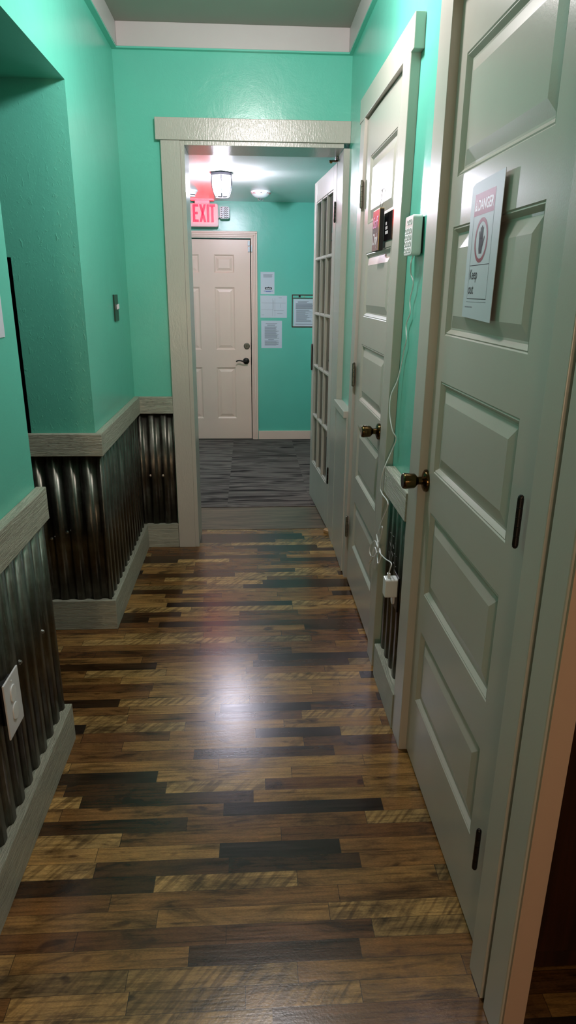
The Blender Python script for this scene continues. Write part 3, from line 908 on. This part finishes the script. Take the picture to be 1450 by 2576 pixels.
# ------------------------------------------------------------------ plaques on the far door
XP = XD2
root = thing('hanging_plaque', 'dark red wooden plaque hung by a string on the far door', 'sign', (0.5, 2.72, 1.645))
B().box(0.4918, 0.5090, 2.660, 2.792, 1.645, 1.790).done('board', 'black', root, bevel=0.001)
k = NT('maroon_plaque_face'); k.set(color=lin((98, 26, 44)), rough=0.14)
k.bump(k.noise(k.coord(), 120, 2), 0.06, 0.002)
M['plaque'] = k.m
B().box(0.4906, 0.4919, 2.661, 2.791, 1.646, 1.789).done('face', 'plaque', root)
b = B(); b.box(0.4904, 0.4929, 2.6585, 2.6602, 1.645, 1.790); b.box(0.4918, 0.5090, 2.6602, 2.7918, 1.790, 1.7925)
b.done('edging', 'gold', root)
text('lettering', 'Staff', 0.058, (0.4904, 2.783, 1.728), (0, -1, 0), (0, 0, 1), 'reflection_pink', root, 0.0006, 0.95, shear=0.25)
text('lettering', 'Only', 0.060, (0.4904, 2.781, 1.668), (0, -1, 0), (0, 0, 1), 'white_ink', root, 0.0006, 0.85, shear=0.15)
b = B()
hk = (0.5145, 2.748, 1.864)
b.tube([hk, (0.5145, 2.786, 1.800), (0.500, 2.788, 1.790)], 0.0009, 5)
b.tube([hk, (0.5145, 2.712, 1.820), (0.500, 2.676, 1.791)], 0.0009, 5)
b.tube([hk, (0.514, 2.752, 1.822)], 0.0007, 5)
b.done('string', 'string', root)
b = B(); b.tube(smooth_path([(0.5225, 2.748, 1.868), (0.516, 2.748, 1.867), (0.5125, 2.748, 1.862), (0.515, 2.748, 1.858)]), 0.0014, 8)
tag(b.done('wall_hook', 'black_hw'), 'small dark hook carrying the plaque string on the far door', 'hook')
root = thing('glossy_notice', 'glossy black notice with small white text beside the hanging plaque', 'sign', (0.52, 2.52, 1.67))
B().box(0.5172, 0.5192, 2.485, 2.695, 1.678, 1.774).done('board', 'sign_black', root)
b = B()
for k_, (z, ln) in enumerate(((1.732, 0.026), (1.717, 0.034), (1.701, 0.046))):
    y = 2.665
    while ln > 0:
        b.box(0.5167, 0.5173, y - 0.009, y, z, z + 0.011); y -= 0.013; ln -= 0.013
b.done('white_text', 'white_ink', root)

# ------------------------------------------------------------------ warning sign on the near door
root = thing('warning_sign', 'laminated danger keep out sign taped to the near door', 'sign', (0.52, 1.54, 1.438))
XG = 0.5236
b = B()
sx_ = lambda y: XG - 0.0016 - (1.66 - y) / 0.22 * 0.0064
b.prism([(sx_(y), y, z) for y, z in ((1.660, 1.442), (1.660, 1.727), (1.640, 1.733), (1.436, 1.735), (1.444, 1.436))], (0.0010, 0, 0))
b.done('sleeve', 'sleeve', root)
def gx(y): return XG - 0.0016 - (1.66 - y) / 0.22 * 0.0064 - 0.00015
gu = V((gx(1.44) - gx(1.66), -0.22, 0)).normalized()
gv = V((0, 0, 1))
def gp(y, z, lift=0.0): return V((gx(y) - lift, y, z))
def gq(b, y0, y1, z0, z1, lift=0.0):
    b.quad(gp(y0, z0, lift), gp(y1, z0, lift), gp(y1, z1, lift), gp(y0, z1, lift))
sy0, sy1 = 1.630, 1.486
b = B(); gq(b, sy0, sy1, 1.662, 1.708); b.done('red_banner', 'danger_red', root)
t1 = text('banner_word', 'DANGER', 0.031, gp(1.603, 1.6725, 0.00012), gu, gv, 'white_ink', root, 0.0, 0.86, bold=0.0006)
b = B(); b.bm.faces.new([b.bm.verts.new(p) for p in (gp(1.626, 1.673, .00012), gp(1.607, 1.673, .00012), gp(1.6165, 1.699, .00012))]); tri = b.done('warning_triangle', 'white_ink', root)
b = B(); b.bm.faces.new([b.bm.verts.new(p) for p in (gp(1.6185, 1.684, .0002), gp(1.6145, 1.684, .0002), gp(1.6155, 1.692, .0002), gp(1.6175, 1.692, .0002))]); gq(b, 1.6178, 1.6152, 1.678, 1.681, .0002); b.done('exclamation_mark', 'danger_red', tri)
b = B()
e = 0.0011
gq(b, sy0, sy0 - e, 1.483, 1.662); gq(b, sy1 + e, sy1, 1.483, 1.662)
gq(b, sy0, sy1, 1.483, 1.4845); gq(b, sy0, sy1, 1.556, 1.5575)
gq(b, 1.632, 1.484, 1.4765, 1.4772)
b.done('frame_lines', 'ink', root)
b = B()
yc, zc, ro, ri = 1.5600, 1.6085, 0.047, 0.0385
N = 40
for i in range(N):
    a0, a1 = 2 * PI * i / N, 2 * PI * (i + 1) / N
    b.quad(*[gp(yc + r_ * math.cos(a), zc + r_ * math.sin(a), 0.0001) for r_, a in ((ro, a0), (ro, a1), (ri, a1), (ri, a0))])
b.done('red_ring', 'danger_red', root)
b = B()
def hp(pts, lift=0.00012):
    b.bm.faces.new([b.bm.verts.new(gp(yc - x * 0.001, zc + z * 0.001, lift)) for x, z in pts])
hp([(-15, 3), (-13, -18), (-9, -28), (9, -28), (12, -18), (14, -6), (13, 3)])
for (x0, x1, tilt, top) in ((-15, -9.6, -2, 20), (-8.4, -2.6, -0.8, 28), (-1.4, 4.6, 0.8, 31), (5.8, 11.4, 2.4, 27)):
    hp([(x0, 2), (x1, 2), (x1 + tilt, top - 2), ((x0 + x1) / 2 + tilt, top), (x0 + tilt, top - 2)])
hp([(11, -14), (14, -14), (24, 4), (23, 8), (20, 7), (12.5, -6)])
b.done('hand_symbol', 'ink', root)
text('words', 'Keep', 0.031, gp(1.625, 1.527, 0.0001), gu, gv, 'ink', root, 0.0, 0.92, bold=0.0004)
text('words', 'out', 0.031, gp(1.625, 1.495, 0.0001), gu, gv, 'ink', root, 0.0, 0.92, bold=0.0004)
b = B()
for i in range(9): gq(b, 1.640 - i * 0.0065, 1.640 - i * 0.0065 - 0.0045, 1.464, 1.4665)
b.done('small_print', 'ink_soft', root)

# ------------------------------------------------------------------ charger box, cable, adapter
root = thing('charging_box', 'white wall box with rows of round holes beside the near door', 'wall box', (XR, 2.15, 1.6))
by0, by1, bz0, bz1, bx = 2.135, 2.238, 1.604, 1.719, 0.497
b = B(); b.prism([(bx, p[0], p[1]) for p in rrect((by0 + by1) / 2, (bz0 + bz1) / 2, by1 - by0, bz1 - bz0, 0.010)], (XR - 0.006 - bx, 0, 0))
b.done('housing', 'white2', root, bevel=0.003)
B().box(XR - 0.006, XR, by0 + 0.006, by1 - 0.006, bz0 + 0.006, bz1 - 0.006).done('back_plate', 'black', root)
for rr in range(5):
    for cc in range(4):
        if rr == 4 and cc == 0: continue
        y = by1 - 0.018 - cc * 0.0215; z = bz0 + 0.016 + rr * 0.0185 + (0.006 if rr == 4 else 0)
        B().lathe((bx - 0.0002, y, z), (-1, 0, 0), [(0.0078, 0), (0.0078, 0.0012), (0.0066, 0.0016), (0.006, 0.0004), (0, 0.0002)], 16).done('button', 'white2', root, smooth=True)
cable = [(0.512, 2.166, 1.604), (0.505, 2.160, 1.585), (0.512, 2.185, 1.553), (0.520, 2.175, 1.523), (0.522, 2.215, 1.473), (0.524, 2.21, 1.432), (0.524, 2.255, 1.393),
         (0.524, 2.240, 1.348), (0.524, 2.268, 1.306), (0.524, 2.285, 1.27), (0.516, 2.300, 1.205), (0.498, 2.310, 1.15), (0.496, 2.305, 1.088), (0.505, 2.285, 1.03),
         (0.520, 2.285, 1.000), (0.512, 2.315, 0.945), (0.489, 2.322, 0.876), (0.486, 2.350, 0.805), (0.490, 2.329, 0.783), (0.495, 2.240, 0.770), (0.490, 2.318, 0.675), (0.487, 2.352, 0.619)]
tang = [(2.358, 0.607), (2.314, 0.653), (2.257, 0.677), (2.273, 0.639), (2.333, 0.588), (2.359, 0.61), (2.311, 0.575), (2.387, 0.571), (2.44, 0.545), (2.475, 0.508), (2.465, 0.48), (2.40, 0.500),
        (2.339, 0.538), (2.291, 0.569), (2.391, 0.512), (2.478, 0.436), (2.43, 0.489), (2.395, 0.542), (2.337, 0.531), (2.291, 0.517), (2.268, 0.555), (2.302, 0.575), (2.272, 0.569),
        (2.187, 0.581), (2.10, 0.600), (2.096, 0.578), (2.114, 0.552)]
cpts = cable + [(0.4845 + 0.003 * math.sin(i * 1.9), y, z) for i, (y, z) in enumerate(tang)]
root = thing('charging_cable', 'thin white cable dangling in loops down the right wall', 'cable', (0.5, 2.2, 0.55))
B().tube(smooth_path(cpts, 6), 0.0022, 8).done('cord', 'white2', root, smooth=True)
B().box(0.479, 0.490, 2.107, 2.121, 0.538, 0.556).done('plug', 'white2', root, bevel=0.002)
root = thing('usb_adapter', 'white cube power adapter plugged in below the cable', 'power adapter', (0.5, 2.12, 0.46))
b = B(); b.prism([(0.470, p[0], p[1]) for p in rrect(2.116, 0.503, 0.044, 0.070, 0.007)], (0.046, 0, 0)); b.done('housing', 'white2', root, bevel=0.003)
root = thing('wall_outlet', 'dark outlet plate behind the power adapter', 'outlet', (0.52, 2.1, 0.48))
B().box(0.513, 0.519, 2.085, 2.165, 0.415, 0.548).done('plate', 'black_hw', root, bevel=0.002)
b = B(); b.prism([(0.506, p[0], p[1]) for p in rrect(2.140, 0.446, 0.034, 0.044, 0.014)], (0.008, 0, 0)); b.done('receptacle', 'white', root, bevel=0.001)

# ------------------------------------------------------------------ left side fittings
root = thing('light_switch', 'dark switch plate with white toggle on the far left wall', 'light switch', (XL, 3.445, 1.41))
B().box(XL, XL + 0.007, 3.395, 3.488, 1.347, 1.472).done('plate', 'switch', root, bevel=0.002)
B().prism([(XL + 0.007, 3.436, 1.400), (XL + 0.007, 3.450, 1.400), (XL + 0.007, 3.450, 1.424), (XL + 0.007, 3.436, 1.424)], (0.012, 0, 0.006)).done('toggle', 'white', root, bevel=0.002)
root = thing('wall_outlet', 'white outlet plate on the near corrugated sheet', 'outlet', (-0.64, 1.52, 0.40))
B().box(-0.655, -0.628, 1.487, 1.545, 0.42, 0.54).done('box', 'black', root)
B().box(-0.629, -0.624, 1.465, 1.570, 0.391, 0.552).done('plate', 'white', root, bevel=0.002)
for zc in (0.500, 0.447):
    b = B(); b.prism([(-0.6245, p[0], p[1]) for p in rrect(1.517, zc, 0.036, 0.046, 0.016)], (0.0035, 0, 0)); b.done('receptacle', 'white2', root, bevel=0.001)
B().lathe((-0.624, 1.517, 0.536), (1, 0, 0), [(0.003, 0), (0.003, 0.001), (0, 0.0015)], 10).done('screw', 'white2', root)
tag(B().box(XL + 0.0005, XL + 0.0022, 1.58, 1.868, 1.375, 1.66).done('wall_paper_sheet', 'paper'), 'pale sheet of paper taped to the near left wall', 'paper')

# ------------------------------------------------------------------ dark cabinet in the side room
root = thing('wooden_cabinet', 'dark wooden cabinet standing in the unlit side room at the right edge', 'cabinet', (0.9, 1.3, 0))
B().box(0.585, 1.35, 1.075, 1.60, 0.02, 1.35).done('body', 'darkwood', root, bevel=0.004)
B().box(0.575, 1.36, 1.065, 1.61, 1.35, 1.38).done('top', 'darkwood', root, bevel=0.004)
for (a, c) in ((0.615, 0.955), (0.980, 1.32)):
    dr = B().box(a, c, 1.058, 1.0745, 0.09, 1.32).done('door', 'darkwood', root, bevel=0.003)
    B().lathe((c - 0.03 if a < 0.7 else a + 0.03, 1.058, 0.75), (0, -1, 0), [(0.008, 0), (0.014, 0.018), (0, 0.024)], 12).done('knob', 'bronze', dr, smooth=True)

# ------------------------------------------------------------------ lights
def point(name, loc, power, color, radius):
    l = bpy.data.lights.new(name, 'POINT'); l.energy = power; l.color = color; l.shadow_soft_size = radius
    o = bpy.data.objects.new(name, l); o.location = loc; COL.objects.link(o); return o
def area(name, loc, rot, power, color, sx, sy):
    l = bpy.data.lights.new(name, 'AREA'); l.shape = 'RECTANGLE'; l.size = sx; l.size_y = sy; l.energy = power; l.color = color
    o = bpy.data.objects.new(name, l); o.location = loc; o.rotation_euler = rot; COL.objects.link(o); return o
point('hall_ceiling_lamp', (0.06, 2.35, 2.50), 41, (1.0, 0.92, 0.93), 0.08)
point('warm_room_lamp', (-0.30, -2.1, 1.1), 44, (1.0, 0.76, 0.52), 0.12)
point('side_room_lamp', (1.0, 0.15, 1.6), 6, (1.0, 0.70, 0.45), 0.1)
world = bpy.data.worlds.new('night'); scene.world = world
world.use_nodes = True
world.node_tree.nodes['Background'].inputs[0].default_value = (0.9, 0.75, 0.6, 1)
world.node_tree.nodes['Background'].inputs[1].default_value = 0.01

# ------------------------------------------------------------------ camera
f, pitch, yaw, roll = 1660.4, 0.324522, 0.0595031, 0.0081512
cp, sp_, cy, sy, cr, sr = math.cos(pitch), math.sin(pitch), math.cos(yaw), math.sin(yaw), math.cos(roll), math.sin(roll)
fw = V((sy * cp, cy * cp, -sp_)); rt = V((cy, -sy, 0)); up = rt.cross(fw)
rt2 = rt * cr + up * sr; up2 = -rt * sr + up * cr
cam = bpy.data.cameras.new('camera')
cam.sensor_fit = 'VERTICAL'; cam.sensor_height = 36.0; cam.lens = 36.0 * f / 2576.0
cam.clip_start = 0.02
co = bpy.data.objects.new('camera', cam)
mt = Matrix((rt2, up2, -fw)).transposed().to_4x4()
mt.translation = V((0, 0, 1.5))
co.matrix_world = mt
COL.objects.link(co)
scene.camera = co

scene.view_settings.view_transform = 'Standard'
scene.view_settings.look = 'None'
scene.view_settings.exposure = 0.1
scene.view_settings.gamma = 1.0
scene.view_settings.use_curve_mapping = False
scene.cycles.use_denoising = True
scene.cycles.max_bounces = 10
scene.cycles.transparent_max_bounces = 24
scene.cycles.sample_clamp_indirect = 6.0
